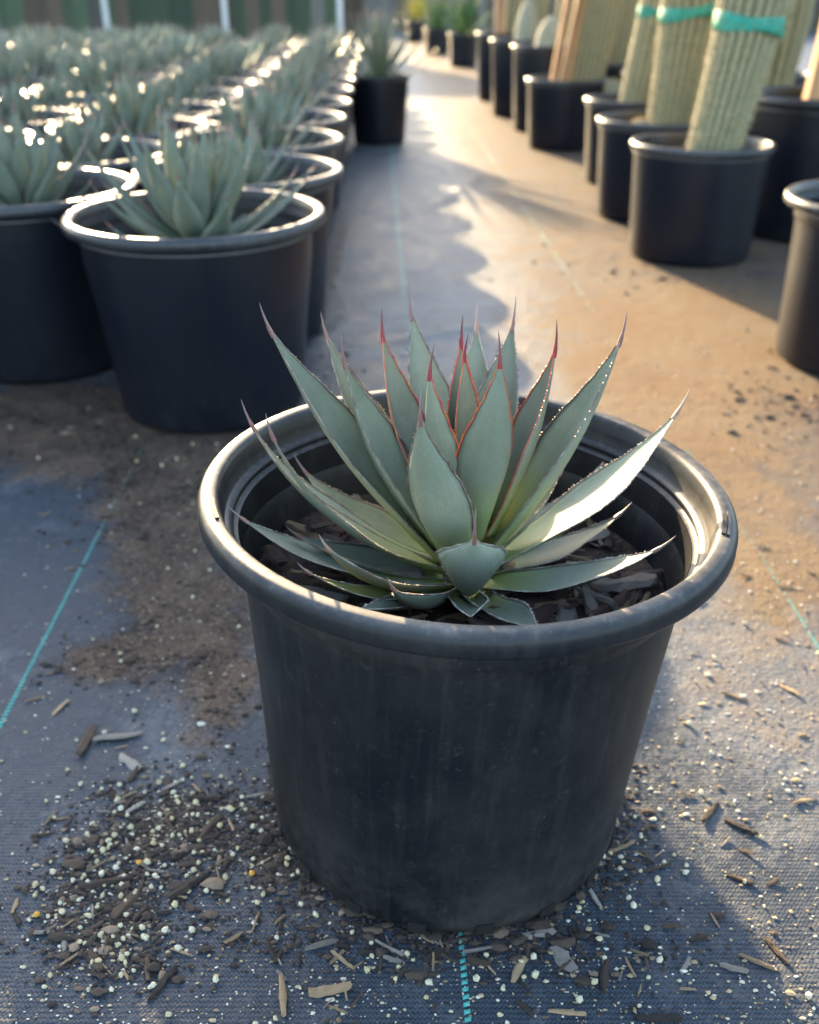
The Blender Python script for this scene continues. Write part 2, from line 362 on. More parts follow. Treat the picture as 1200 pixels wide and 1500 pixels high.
def pot_meshes(name, Rr, H, rt, rb, soil, n=96, joined=False, pm='pot_plastic', rm='rim_plastic'):
    o, r, i = pot_profiles(Rr, H, rt, rb, soil)
    Vo, Fo = lathe(o, n); cap(Vo, Fo, 0, n, .0005, True)
    Vr, Fr = lathe(r, n); Vi, Fi = lathe(i, n)
    rs = i[-1][0]+.0008; Vs = []; Fs = []; rg = 10 if not joined else 3; ns = 48 if not joined else n
    for j in range(1, rg+1):
        for q in range(ns):
            a = 2*math.pi*q/ns; rr = rs*j/rg; hh = 0 if j == rg else .006*noise.noise(Vector((rr*math.cos(a)*35, rr*math.sin(a)*35, Rr*50)))
            Vs.append((rr*math.cos(a), rr*math.sin(a), soil+hh))
    for j in range(rg-1):
        for q in range(ns): Fs.append((j*ns+q, (j+1)*ns+q, (j+1)*ns+(q+1) % ns, j*ns+(q+1) % ns))
    cap(Vs, Fs, 0, ns, soil+.003)
    if not joined:
        return dict(wall=mesh(name+'_wall', Vo, Fo, [pm]), rim=mesh(name+'_rim', Vr, Fr, [rm]), inner_wall=mesh(name+'_inner', Vi, Fi, ['inner_plastic']), soil=mesh(name+'_soil', Vs, Fs, ['potting_soil']))
    V = []; F = []; M = []
    for k, (v, f) in enumerate(((Vo, Fo), (Vr, Fr), (Vi, Fi), (Vs, Fs))):
        b = len(V); V += v; F += [tuple(x+b for x in q) for q in f]; M += [k]*len(f)
    return mesh(name, V, F, [pm, rm, 'inner_plastic', 'potting_soil'], M)
def make_pot(ms, label, loc, rot=(0, 0, 0), group=None, scale=1, sz=1):
    e = link('nursery_pot', None, loc=loc, rot=rot); e.scale = (scale, scale, scale*sz); e.empty_display_size = .05
    for k, me in ms.items(): link(k, me, e)
    return tag(e, label, 'pot', group)

POT = Vector((.0225, .462, 0)); TILT = R(2.0); MR, MH = .1415, .2275; SOIL = .165
main_ms = pot_meshes('main_pot', MR, MH, .1215, .1085, SOIL, 160, rm='rim_main')
main = make_pot(main_ms, 'scuffed black plastic nursery pot holding the sunlit agave on the path', POT, (0, TILT, 0))
def arc_strip(name, mat, a0, a1, prof, parent, n=14):
    V = []; F = []
    for q in range(n+1):
        a = R(a0+(a1-a0)*q/n)
        for r, z in prof: V.append((r*math.cos(a), r*math.sin(a), z))
    k = len(prof)
    for q in range(n):
        for j in range(k): F.append((q*k+j, q*k+(j+1) % k, (q+1)*k+(j+1) % k, (q+1)*k+j))
    F += [tuple(range(k))[::-1], tuple(n*k+j for j in range(k))]
    return link(name, mesh(name, V, F, [mat], smooth=False), parent)
rim_o = [c for c in main.children if c.name.startswith('rim')][0]
def slot(a):
    arc_strip('rim_slot', 'slot_black', a-4.6, a+4.6, [(.1330, .2250), (.1350, .2250), (.1350, .2281), (.1330, .2281)], rim_o)
slot(197); slot(-17)
arc_strip('slot_lip', 'rim_main', -22.4, -11.6, [(.1356, .2250), (.1370, .2250), (.1370, .2287), (.1356, .2289)], rim_o)
for a in range(0, 360, 20):
    arc_strip('drain_notch', 'slot_black', a-2.6, a+2.6, [(.1066, .0035), (.1091, .0035), (.1094, .011), (.1068, .011)], main, 4)
POT_M = Matrix.Translation(POT) @ Matrix.Rotation(TILT, 4, 'Y')

# ------------------------------------------------------------------ agave leaves
PROF = [(0, .72), (.10, .68), (.25, .80), (.40, .97), (.50, 1.0), (.62, .88), (.75, .62), (.86, .36), (.94, .17), (1, .055)]
FRONT = [(0, .62), (.2, .60), (.45, .78), (.68, 1.0), (.80, .84), (.90, .47), (.97, .13), (1, .05)]
def prof(t, P=PROF):
    for (a, x), (b, y) in zip(P, P[1:]):
        if t <= b:
            k = (t-a)/(b-a); k = k*k*(3-2*k)*.5+k*.5; return x+(y-x)*k
    return P[-1][1]
def bez(P, t):
    a, b, c, d = P; s = 1-t
    return a*s**3+b*(3*s*s*t)+c*(3*s*t*t)+d*t**3
def bez_d(P, t):
    a, b, c, d = P; s = 1-t
    return ((b-a)*(3*s*s)+(c-b)*(6*s*t)+(d-c)*(3*t*t)).normalized()
def leaf_geo(P, hint, W, chan=.30, th=.30, nl=22, nw=10, roll=0., wav=0., seed=0, PR=PROF):
    """verts, faces, uvs of a channelled fleshy leaf along bezier P; edges lists; end frame"""
    V = []; F = []; U = []; E = [[], []]; lay = []
    for i in range(nl+1):
        t = i/nl; p = bez(P, t); T = bez_d(P, t)
        N = hint-T*hint.dot(T); N.normalize(); N = Quaternion(T, roll) @ N; Sd = T.cross(N)
        w = W*prof(t, PR); c = chan*(1-.15*t); thick = th*W*(1-.80*t)*(.5+.5*prof(t, PR))
        ring = []
        for j in range(nw+1):                      # upper (adaxial) face, left to right
            s = -1+2*j/nw; off = c*w*(s*s)*(1+.25*s*s)
            wv = wav*w*math.sin(9*t+seed+(2 if s > 0 else 0))*abs(s)**3
            ring.append(len(V)); V.append(p+Sd*(s*w*(1-.10*chan*s*s))+N*(off+wv)); U.append(((s+1)/2, t))
        for j in range(nw-1, 0, -1):               # lower face, right to left
            s = -1+2*j/nw; off = c*w*(s*s)*(1+.25*s*s)-thick*(1-abs(s)**1.7)
            wv = wav*w*math.sin(9*t+seed+(2 if s > 0 else 0))*abs(s)**3
            ring.append(len(V)); V.append(p+Sd*(s*w*(1-.10*chan*s*s))+N*(off+wv)); U.append(((s+1)/2, t))
        lay.append(ring); E[0].append((V[ring[0]].copy(), -Sd, N, T)); E[1].append((V[ring[nw]].copy(), Sd.copy(), N, T))
    n = len(lay[0])
    for i in range(nl):
        for j in range(n):
            F.append((lay[i][j], lay[i][(j+1) % n], lay[i+1][(j+1) % n], lay[i+1][j]))
    F.append(tuple(lay[-1]))
    F.append(tuple(lay[0][::-1]))
    return V, F, U, E, (bez(P, 1), bez_d(P, 1), N)
def spine_geo(p, T, N, L, r, bend=.12, n=7, k=6):
    V = []; F = []; U = []; Sd = T.cross(N)
    for i in range(n+1):
        t = i/n; c = p+T*(L*t-.15*L*(i == 0))+N*(bend*L*t*t); rr = r*(1-t)**.8*(1+.3*(t < .2))+.00006
        for q in range(k):
            a = 2*math.pi*q/k; V.append(c+Sd*(rr*math.cos(a))+N*(rr*math.sin(a))); U.append((q/k, t))
    for i in range(n):
        for q in range(k): F.append((i*k+q, i*k+(q+1) % k, (i+1)*k+(q+1) % k, (i+1)*k+q))
    return V, F, U
def margin_geo(E, g, tooth, rn, teeth_step=1):
    """thin ridge with small uneven teeth along both leaf edges"""
    V = []; F = []
    for side in E:
        pts = [e[0] for e in side]; b = len(V)
        for p, o, N, T in side:
            for a, c in ((g, 0), (0, g*.8), (-g*.6, 0), (0, -g*.8)): V.append(p+o*a+N*c)
        for i in range(len(pts)-1):
            for q in range(4): F.append((b+i*4+q, b+i*4+(q+1) % 4, b+(i+1)*4+(q+1) % 4, b+(i+1)*4+q))
        for i in range(2, len(pts)-3):
            for s in range(teeth_step):
                if rn.random() < .15: continue
                k = (s+rn.random()*.6)/teeth_step; p = pts[i].lerp(pts[i+1], k); o, N, T = side[i][1:]
                L = tooth*rn.uniform(.5, 1.4); wd = tooth*.42; b2 = len(V)
                V += [p-T*wd, p+T*wd, p+N*(wd*.7), p+o*L+T*(L*rn.uniform(-.5, .3))+N*(L*.25)]
                F += [(b2, b2+1, b2+3), (b2+1, b2+2, b2+3), (b2+2, b2, b2+3)]
    return V, F

AX = POT_M @ Vector((.0035, 0, .166)); AX = Vector(AX)
UPV = Vector((0, 0, 1))
# tip pixel in the photo, depth (y) of the tip, width mm, bow, base height, margin kind, spine length mm, roll
LEAVES = [
 (597, 415, .525, 28, .05, .030, 'b', 15, 0), (700, 440, .535, 27, .05, .028, 'p', 14, 0), (757, 435, .525, 27, .05, .030, 'b', 14, 0),
 (677, 462, .480, 20, .04, .040, 'r', 13, 0), (683, 489, .466, 21, .03, .042, 'r', 11, 0), (557, 452, .490, 27, .07, .026, 'r', 13, .1),
 (633, 506, .448, 28, .07, .034, 'r', 13, 0), (732, 485, .438, 31, .08, .030, 'r', 13, 0), (819, 470, .474, 26, .06, .028, 'r', 14, -.3),
 (922, 458, .470, 30, .07, .018, 'b', 13, -.2), (468, 458, .500, 26, .07, .018, 'b', 12, 0), (497, 487, .462, 30, .08, .020, 'b', 14, 0),
 (377, 446, .458, 29, .05, .014, 'b', 13, 0), (616, 572, .412, 34, .10, .018, 'b', 13, .05), (351, 588, .462, 31, .13, .008, 'b', 13, 0),
 (387, 608, .436, 30, .14, .010, 'b', 11, 0), (333, 744, .440, 31, .10, .002, 'p', 10, 0), (435, 827, .392, 22, .10, -.001, 'y', 8, 0),
 (467, 786, .392, 25, .12, .002, 'p', 9, .2), (568, 849, .374, 20, .12, .000, 'p', 10, .3), (697, 744, .394, 35, .17, .004, 'o', 15, 0),
 (792, 922, .372, 22, .04, -.004, 'p', 3, 0), (1013, 572, .490, 33, .11, .010, 'p', 13, 0), (898, 658, .548, 22, .12, .006, 'p', 10, 0),
 (926, 738, .478, 22, .10, .004, 'p', 9, 0), (991, 788, .412, 28, .09, .001, 'p', 11, .15), (830, 680, .488, 25, .06, .012, 'b', 6, 0),
 (430, 668, .505, 26, .13, .008, 'b', 10, 0), (418, 773, .455, 24, .08, .001, 'b', 8, 0), (518, 893, .380, 17, .03, -.004, 'p', 4, 0),
 (640, 655, .575, 24, .12, .006, 'b', 10, 0), (735, 660, .575, 24, .12, .006, 'b', 10, 0),
 (690, 905, .385, 20, .02, -.004, 'p', 4, 0),
]
plant = link('agave_plant', None, loc=AX); plant.empty_display_size = .05
tag(plant, 'blue-green agave rosette with red-edged inner leaves in the lone pot on the path', 'agave')
MK = {'b': ('leaf_brown_edge', 'margin_brown', 'spine_brown'), 'r': ('leaf_red_edge', 'margin_red', 'spine_red'), 'p': ('leaf_brown_edge', 'margin_pale', 'spine_pale'),
      'y': ('leaf_yellow', 'margin_pale', 'spine_pale'), 'o': ('leaf_brown_edge', 'margin_pale', 'spine_brown')}
rl = random.Random(3)
for i, (u, v, yt, wmm, bow, bz, kind, sl, roll) in enumerate(LEAVES):
    tip = at_y(u, v, yt)-AX
    az = Vector((tip.x, tip.y, 0)); rad = az.length; az.normalize()
    base = az*min(.013, rad*.3)+UPV*bz
    sl *= .00125; L = (tip-base).length-sl*.9
    ch = (tip-base).normalized(); end = base+ch*L
    side = ch.cross(UPV)
    if side.length < .05: side = az.cross(UPV)
    side.normalize(); out = ch.cross(side); out = -out if out.dot(az*.8-UPV*.6) < 0 else out
    P = [base, base+ch*(L*.33)+out*(bow*L*1.1), base+ch*(L*.68)+out*(bow*L*1.15), end]
    # spine follows the end tangent: shift so the spine tip meets the target
    T = bez_d(P, 1); P[3] = tip-T*sl*.95; P[2] = base+(P[3]-base)*.68+out*(bow*L*1.15)
    SF = {22: .08, 24: .08, 25: .2, 14: .2, 15: .2, 16: .08, 18: .08, 23: .05, 17: .08}.get(i, 0)
    hint = (-az*.9+UPV*.7).normalized()+S*SF+Vector((0, -.85, .5))*({8: .4, 9: .35, 10: .5, 11: .5, 12: .5, 5: .3}.get(i, 0))
    flat = max(0, min(1, 1-ch.z/.55))
    V, F, U, E, (pe, Te, Ne) = leaf_geo(P, hint, wmm*.00053, chan=(.12 if SF else .48-.18*flat)+rl.uniform(-.05, .05), th=.30, nl=30, nw=12, roll=roll, wav=.06, seed=i, PR=FRONT if kind == 'o' else PROF)
    lm, mm, sm = MK[kind]
    lo = link('leaf', mesh('leaf', V, F, [lm], uvs=U), plant)
    V, F, U = spine_geo(pe, Te, Ne, sl, (.0009 if sl > .009 else .0007)); link('spine', mesh('spine', V, F, [sm], uvs=U), lo)
    V, F = margin_geo(E, .00042, .0014, rl, 2); link('margin', mesh('margin', V, F, [mm], smooth=False), lo)

# ------------------------------------------------------------------ other rosettes
def rosette(n, Lr, elev, W, rn, nl=12, nw=6, PR=PROF, bow=.10, ring=.010):
    """list of (V,F,U,M) leaves of a rosette, outermost first"""
    out = []
    for i in range(n):
        f = i/(n-1); a = i*2.39996+rn.uniform(-.2, .2); e = R(elev[0]+(elev[1]-elev[0])*f**.8+rn.uniform(-5, 5))
        L = (Lr[0]+(Lr[1]-Lr[0])*math.sin(math.pi*min(1, .25+f*.7)))*rn.uniform(.9, 1.08)
        az = Vector((math.cos(a), math.sin(a), 0)); base = az*(ring*(1-.7*f))+UPV*(.002+.035*f)
        ch = az*math.cos(e)+UPV*math.sin(e); o = az*math.sin(e)-UPV*math.cos(e)
        P = [base, base+ch*(L*.33)+o*(bow*L), base+ch*(L*.68)+o*(bow*L), base+ch*L]
        V, F, U, E, (pe, Te, Ne) = leaf_geo(P, -az*.9+UPV*.7, W*rn.uniform(.88, 1.1), .32, .28, nl, nw, PR=PR, seed=i)
        b = len(V); V2, F2, U2 = spine_geo(pe, Te, Ne, L*.10, .0010, n=3, k=4)
        M = [0]*len(F)+[1]*len(F2); F = F+[tuple(x+b for x in q) for q in F2]
        out.append((V+V2, F, U+U2, M))
    return out
def joined(name, leaves, mats):
    V = []; F = []; U = []; M = []
    for v, f, u, mm in leaves:
        b = len(V); V += v; F += [tuple(x+b for x in q) for q in f]; U += u; M += mm
    return mesh(name, V, F, mats, M, uvs=U), (V, F, U, M)
near_protos = []
for s in range(3):
    near_protos.append([mesh('field_leaf', *l[:2], ['leaf_field', 'spine_brown'], l[3], uvs=l[2]) for l in rosette(34, (.105, .155), (12, 86), .0165, random.Random(20+s))])
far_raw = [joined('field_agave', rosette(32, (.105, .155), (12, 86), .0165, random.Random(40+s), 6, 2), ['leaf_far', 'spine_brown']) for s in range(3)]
field_pot_ms = pot_meshes('field_pot', .149, .235, .1325, .112, .175, 72, pm='field_plastic')
field_pot_far = pot_meshes('field_pot_far', .149, .235, .1325, .112, .175, 32, joined=True, pm='field_plastic')
# staggered block of potted agaves left of the path
spots = []
SP = .312; DX = .268
for c in range(0, 12):
    for r in range(0, 15):
        y = 1.14+SP*r+(.16 if c % 2 else 0); x = -.239-DX*c-.033*(y-1.14)
        if c == 0 and r == 0: pass
        elif c == 0 and y > 12: continue
        if y > 5.4: continue
        x += rnd.uniform(-.008, .008); y += rnd.uniform(-.008, .008)
        u, v = px((x, y, .25)); u2, _ = px((x+.15, y, .25))
        if u2 < (-420 if y < 2.4 else -25): continue
        spots.append((y, x, c))
spots.sort(); NEAR, ALL = 34, 290
ORD = ['', 'first', 'second', 'third', 'fourth', 'fifth', 'sixth', 'seventh', 'eighth', 'ninth']; colrank = {}
far_V = []; far_F = []; far_U = []; far_M = []; pV = []; pF = []; pM = []
me_p = field_pot_far; pv = [tuple(v.co) for v in me_p.vertices]; pf = [tuple(p.vertices) for p in me_p.polygons]; pm_ = [p.material_index for p in me_p.polygons]
for i, (y, x, c) in enumerate(spots):
    sc = rnd.uniform(.70, .92); rz = rnd.uniform(0, 6.28)
    if i < NEAR:
        if c == 0 and y < 1.3:
            pl, al = 'black nursery pot at the corner of the agave block, beside the path', 'upright agave in the corner pot of the block beside the path'
            pg = ag = None; sc = .96
        else:
            colrank[c] = colrank.get(c, 0)+1; od = ORD[colrank[c]-(0 if c else 0)]
            where = ('of the path-edge column, %s behind the corner pot' % od) if c == 0 else ('of the %s column from the path, %s from its open end' % (ORD[c+1], od))
            pl, al = 'black nursery pot '+where, 'upright blue-green agave '+where
            pg, ag = 'pots in the front rows of the agave block', 'agaves in the front rows of the block'
        make_pot(field_pot_ms, pl, (x, y, 0), (0, 0, rz), pg)
        e = link('agave_plant', None, loc=(x, y, .177), rot=((0, 0, 1.1) if pg is None else (rnd.uniform(-.11, .11), rnd.uniform(-.11, .11), rz)), scale=sc); e.empty_display_size = .05
        tag(e, al, 'agave', ag)
        for me in near_protos[i % 3]: link('leaf', me, e)
    elif i < ALL:
        tag(link('nursery_pot', field_pot_far, loc=(x, y, 0), rot=(0, 0, rz)), 'black nursery pot deep in the crowded agave block', 'pot', 'pots deep in the agave block')
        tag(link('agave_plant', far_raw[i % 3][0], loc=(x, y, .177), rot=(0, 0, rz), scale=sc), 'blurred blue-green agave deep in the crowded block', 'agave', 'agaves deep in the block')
    else:
        v, f, u, mm = far_raw[i % 3][1]; b = len(far_V); Mx = Matrix.Translation((x, y, .177)) @ Matrix.Rotation(rz, 4, 'Z') @ Matrix.Scale(sc, 4)
        far_V += [Mx @ q for q in v]; far_F += [tuple(k+b for k in q) for q in f]; far_U += u; far_M += mm
        b = len(pV); pV += [(a+x, bb+y, cc) for a, bb, cc in pv]; pF += [tuple(k+b for k in q) for q in pf]; pM += pm_
if far_V:
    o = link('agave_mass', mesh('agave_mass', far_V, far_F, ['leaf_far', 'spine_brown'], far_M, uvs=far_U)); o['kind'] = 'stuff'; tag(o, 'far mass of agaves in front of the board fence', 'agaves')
    o = link('pot_mass', mesh('pot_mass', pV, pF, ['field_plastic', 'rim_plastic', 'inner_plastic', 'potting_soil'], pM)); o['kind'] = 'stuff'; tag(o, 'far mass of black pots in front of the board fence', 'pots')

# pot standing out in the path, and three green plants at the far end of the cactus row
NARROW = [(0, .8), (.2, .75), (.5, 1), (.75, .75), (.9, .4), (1, .08)]
tall_ms = pot_meshes('path_pot', .106, .212, .0985, .086, .18, 64, pm='field_plastic')
make_pot(tall_ms, 'slim black pot standing out in the path past the agave rows', (-.102, 3.5, 0))
e = link('agave_plant', None, loc=(-.102, 3.5, .182)); tag(e, 'narrow-leaved spiky agave in the slim pot out in the path', 'agave')
for l in rosette(44, (.15, .21), (18, 84), .0085, random.Random(5), 8, 4, NARROW, .04): link('leaf', mesh('narrow_leaf', *l[:2], ['leaf_field', 'spine_pale'], l[3], uvs=l[2]), e)
for x, y, rr, hh, mat, lab, pl in ((.365, 7.19, .105, .20, 'leaf_green', 'bright green spiky plant past the last cactus pots', 'small black pot under the bright green spiky plant'),
                        (.224, 8.6, .11, .19, 'leaf_green', 'green spiky plant between the yellow plant and the last cacti', 'small black pot between the yellow plant and the bright green one'),
                        (.07, 10.6, .11, .19, 'leaf_gold', 'yellow leafy plant at the far end of the path', 'small black pot under the yellow plant')):
    ms = pot_meshes('small_pot', rr, hh, rr*.93, rr*.84, hh-.03, 40, pm='field_plastic'); make_pot(ms, pl, (x, y, 0))
    e = link('spiky_plant', None, loc=(x, y, hh-.03)); tag(e, lab, 'plant')
    for l in rosette(34, (.18, .27), (25, 86), .012, random.Random(int(y*10)), 6, 4, NARROW, .05): link('leaf', mesh('green_leaf', *l[:2], [mat, 'spine_pale'], l[3], uvs=l[2]), e)

# ------------------------------------------------------------------ cactus row on the right
def cactus_mesh(r0, r1, h, lean, ribs, rn, dome=.9):
    n = ribs*6; V = []; F = []; A = []; rows = 34; Vs = []; Fs = []
    def frame(t):
        return Vector((lean[0]*h*t+.012*math.sin(3*t+lean[0]*9), lean[1]*h*t, h*t))
    def rad(t):
        r = r0+(r1-r0)*min(1, t*2.2)**.7; r *= 1+.05*math.sin(13*t+r0*200)
        if t > dome: k = (t-dome)/(1-dome); r *= math.sqrt(max(0.0004, 1-k*k))
        return r
    for i in range(rows+1):
        t = i/rows; c = frame(t); r = rad(t)
        for q in range(n):
            a = 2*math.pi*q/n; k = abs(math.cos(a*ribs/2))
            rr = r*(.88+.12*k); V.append(c+Vector((rr*math.cos(a), rr*math.sin(a), 0))); A.append(k)
    for i in range(rows):
        for q in range(n): F.append((i*n+q, i*n+(q+1) % n, (i+1)*n+(q+1) % n, (i+1)*n+q))
    cap(V, F, rows*n, n, 0); V[-1] = tuple(frame(1.0)+Vector((0, 0, .002))); A.append(1)
    m = int(h/.014)
    for q in range(ribs):
        a = 2*math.pi*q/ribs
        for j in range(m):
            t = (j+rn.random()*.5)/m; c = frame(t); r = rad(t)*1.0; p = c+Vector((r*math.cos(a), r*math.sin(a), 0))
            for s in range(6):
                d = Vector((math.cos(a+rn.uniform(-1.1, 1.1)), math.sin(a+rn.uniform(-1.1, 1.1)), rn.uniform(-1, .8))).normalized()
                L = rn.uniform(.006, .014); sd_ = d.cross(Vector((rn.uniform(-1, 1), rn.uniform(-1, 1), 1))).normalized()*.0007; b = len(Vs)
                Vs += [p+sd_, p-sd_, p+d*L]; Fs.append((b, b+1, b+2))
    return mesh('cactus_stem', V, F, ['cactus_skin'], attrs={'rib': A}), mesh('cactus_spines', Vs, Fs, ['cactus_spine'], smooth=False), frame, rad
def cactus(loc, r0, r1, h, lean, ribs, label, seed, group=None):
    st, sp, fr, rd = cactus_mesh(r0, r1, h, lean, ribs, random.Random(seed))
    e = link('column_cactus', None, loc=loc); tag(e, label, 'cactus', group); e.empty_display_size = .05
    link('stem', st, e); s = link('spines', sp, e); s['kind'] = 'stuff'
    return Vector(loc), fr, rd
def tie(cz, z, hgt, label, tiltx=0, tilty=0):
    loc, fr, rd = cz; H = 1.0
    # find t at height z
    t = (z-loc.z)/fr(1).z; c = loc+fr(t); r = rd(t)*1.004+.0008; n = 40; V = []; F = []
    for k, (dr, dz) in enumerate(((0, -hgt/2), (.0008, -hgt*.45), (.0003, 0), (.0009, hgt*.45), (0, hgt/2))):
        for q in range(n):
            a = 2*math.pi*q/n; V.append(((r+dr)*math.cos(a), (r+dr)*math.sin(a), dz+.003*math.sin(3*a+k)+tiltx*r*math.cos(a)+tilty*r*math.sin(a)))
    for i in range(4):
        for q in range(n): F.append((i*n+q, i*n+(q+1) % n, (i+1)*n+(q+1) % n, (i+1)*n+q))
    tag(link('plant_tie', mesh('plant_tie', V, F, ['tie_tape']), loc=c), label, 'tie')
def stake(p0, p1, wd, label, mat='stake_wood'):
    p0, p1 = Vector(p0), Vector(p1); d = (p1-p0).normalized(); a = d.cross(Vector((0, 1, 0))).normalized(); b = d.cross(a); V = []; F = []
    for k, q in enumerate((p0, p1)):
        for s, t in ((-1, -1), (1, -1), (1, 1), (-1, 1)): V.append(q+a*(wd*s)+b*(wd*.8*t)-p0)
    F = [(0, 1, 5, 4), (1, 2, 6, 5), (2, 3, 7, 6), (3, 0, 4, 7), (3, 2, 1, 0), (4, 5, 6, 7)]
    return tag(link('wooden_stake', mesh('stake', V, F, [mat], smooth=False), loc=p0), label, 'stake')
def wool_ball(loc, r, sz, label):
    V = []; F = []; n = 40; rows = 16; A = []
    for i in range(rows+1):
        t = i/rows*math.pi*.62
        for q in range(n):
            a = 2*math.pi*q/n; k = .92+.08*abs(math.cos(a*8)); V.append((r*k*math.sin(t+.001)*math.cos(a), r*k*math.sin(t+.001)*math.sin(a), r*sz*math.cos(t)))
    for i in range(rows):
        for q in range(n): F.append((i*n+q, (i+1)*n+q, (i+1)*n+(q+1) % n, i*n+(q+1) % n))
    e = link('round_cactus', None, loc=loc); tag(e, label, 'cactus'); link('stem', mesh('wool', V, F, ['cactus_wool']), e)
    Vs = []; Fs = []; rn = random.Random(int(r*1e5))
    for _ in range(900):
        t = math.acos(rn.uniform(-.2, 1)); a = rn.uniform(0, 6.283); d = Vector((math.sin(t)*math.cos(a), math.sin(t)*math.sin(a), math.cos(t)))
        p = Vector((d.x*r*.95, d.y*r*.95, d.z*r*sz*.97)); d = (d+Vector((rn.uniform(-.6, .6), rn.uniform(-.6, .6), rn.uniform(-.6, .6)))).normalized(); s_ = d.orthogonal().normalized()*.0007; b = len(Vs)
        Vs += [p+s_, p-s_, p+d*rn.uniform(.006, .013)]; Fs.append((b, b+1, b+2))
    s = link('spines', mesh('ball_spines', Vs, Fs, ['cactus_spine'], smooth=False), e); s['kind'] = 'stuff'

cm = pot_meshes('cactus_pot', .132, .21, .1235, .115, .185, 72, pm='field_plastic')
tallm = pot_meshes('tall_pot', .125, .285, .1165, .105, .262, 64, pm='field_plastic')
bigm = pot_meshes('big_pot', .175, .275, .163, .15, .245, 72, pm='field_plastic')
make_pot(cm, 'black pot of the leaning taped cactus nearest the bare path', (.548, 1.913, 0))
make_pot(cm, 'black pot of the pinched-base taped cactus', (.548, 2.29, 0))
make_pot(cm, 'black pot of the slim golden-lit taped cactus', (.592, 2.74, 0))
make_pot(cm, 'black pot holding the cactus with two timber stakes', (.505, 3.38, 0))
make_pot(tallm, 'tall black pot holding the white domed cactus', (.490, 3.83, 0))
make_pot(tallm, 'tall black pot between the white domed cactus and the woolly ball', (.447, 4.30, 0))
make_pot(tallm, 'tall black pot at the end of the cactus row', (.430, 4.95, 0))
make_pot(bigm, 'large black pot behind the leaning taped cactus', (.858, 2.12, 0))
make_pot(pot_meshes('edge_pot', .142, .222, .124, .118, .19, 96, pm='field_plastic'), 'black pot with bare soil, standing apart from the cactus row', (.640, 1.30, 0))
cA = cactus((.556, 1.915, .178), .044, .073, .95, (.17, .03), 22, 'ribbed column cactus leaning right with green tape, in the front pot of its row', 1)
tie(cA, .405, .026, 'green tape wrapped round the leaning cactus', -.10)
cB = cactus((.575, 2.31, .178), .050, .072, 1.0, (.06, .02), 22, 'upright ribbed cactus pinched at its base, with green tape', 2)
tie(cB, .418, .024, 'green tape wrapped round the upright pinched-base cactus', .12)
cC = cactus((.570, 2.72, .178), .034, .048, .85, (.16, .02), 13, 'slim golden-lit column cactus with green tape', 3)
tie(cC, .410, .022, 'green tape wrapped round the slim golden-lit cactus')
cD = cactus((.545, 3.40, .178), .060, .075, 1.0, (.14, 0), 22, 'broad cactus standing behind two timber stakes', 4)
cE = cactus((.90, 2.13, .235), .085, .100, 1.1, (.03, 0), 21, 'thick ribbed cactus in the large black pot', 5)
stake((.452, 3.345, .17), (.560, 3.36, 1.0), .0085, 'leaning timber stake on the path side of the broad cactus')
stake((.478, 3.33, .17), (.612, 3.34, 1.0), .009, 'sunlit timber stake against the broad cactus')
stake((.795, 2.06, .23), (.850, 2.06, 1.1), .017, 'rough timber stake beside the thick cactus in the large pot')
wool_ball((.505, 3.83, .258), .058, 2.0, 'white woolly domed cactus in a tall pot')
wool_ball((.470, 4.30, .262), .05, 3.2, 'white woolly column cactus behind the white dome')
wool_ball((.505, 2.245, .182), .026, 1.1, 'pale round pup at the foot of the pinched-base cactus')
wool_ball((.640, 3.30, .182), .026, 1.0, 'small white ball cactus beside the broad staked cactus')
stake((.415, 4.95, .25), (.39, 4.95, .9), .016, 'timber stake standing in the last tall pot')
cactus((.475, 4.99, .258), .05, .06, .9, (.05, 0), 15, 'column cactus in the last tall pot', 6)
# second row of cacti behind
back = [(.88, 2.62), (.90, 3.12), (.86, 3.62), (.83, 4.15), (.80, 4.75), (.78, 5.5), (1.25, 2.95), (1.24, 3.6), (1.22, 4.3), (1.18, 5.1), (1.12, 6.1), (.72, 6.4)]
for i, (x, y) in enumerate(back):
    make_pot(cm, 'black pot in the crowded second row of cacti', (x, y, 0), group='pots of the second cactus row')
    cactus((x, y, .178), .058, .078, rnd.uniform(.9, 1.3), (rnd.uniform(-.03, .12), 0), 17, 'column cactus in the crowded second row', 30+i, 'cacti of the second row')
    if i % 3 == 0: stake((x-.085, y-.03, .16), (x-.06, y-.03, 1.2), .013, 'timber stake in the second row of cacti')['group'] = 'stakes of the second cactus row'

# ------------------------------------------------------------------ fence at the back
fence = link('board_fence', None, loc=(0, 8.3, 0)); tag(fence, 'weathered brown and green board fence behind the agave block', 'fence')
bm_ = {}
for k in ('fence_brown', 'fence_green', 'fence_grey'):
    V = [(sx_*.0497, sy_*.010, z) for z in (0, .9) for sx_, sy_ in ((-1, -1), (1, -1), (1, 1), (-1, 1))]
    bm_[k] = mesh('board', V, [(0, 1, 5, 4), (1, 2, 6, 5), (2, 3, 7, 6), (3, 0, 4, 7), (4, 5, 6, 7), (3, 2, 1, 0)], [k], smooth=False)
for i in range(-52, -3):
    link('board', bm_[rnd.choice(['fence_brown', 'fence_brown', 'fence_green', 'fence_green', 'fence_grey'])], fence, (i*.1, rnd.uniform(-.008, .008), 0))
for z in (.3, .75):
    V = [(x, y, zz) for x in (-5.25, -.35) for y, zz in ((.022, z-.05), (.08, z-.05), (.08, z+.05), (.022, z+.05))]
    link('rail', mesh('rail', V, [(0, 1, 5, 4), (1, 2, 6, 5), (2, 3, 7, 6), (3, 0, 4, 7), (3, 2, 1, 0), (4, 5, 6, 7)], ['fence_brown'], smooth=False), fence)
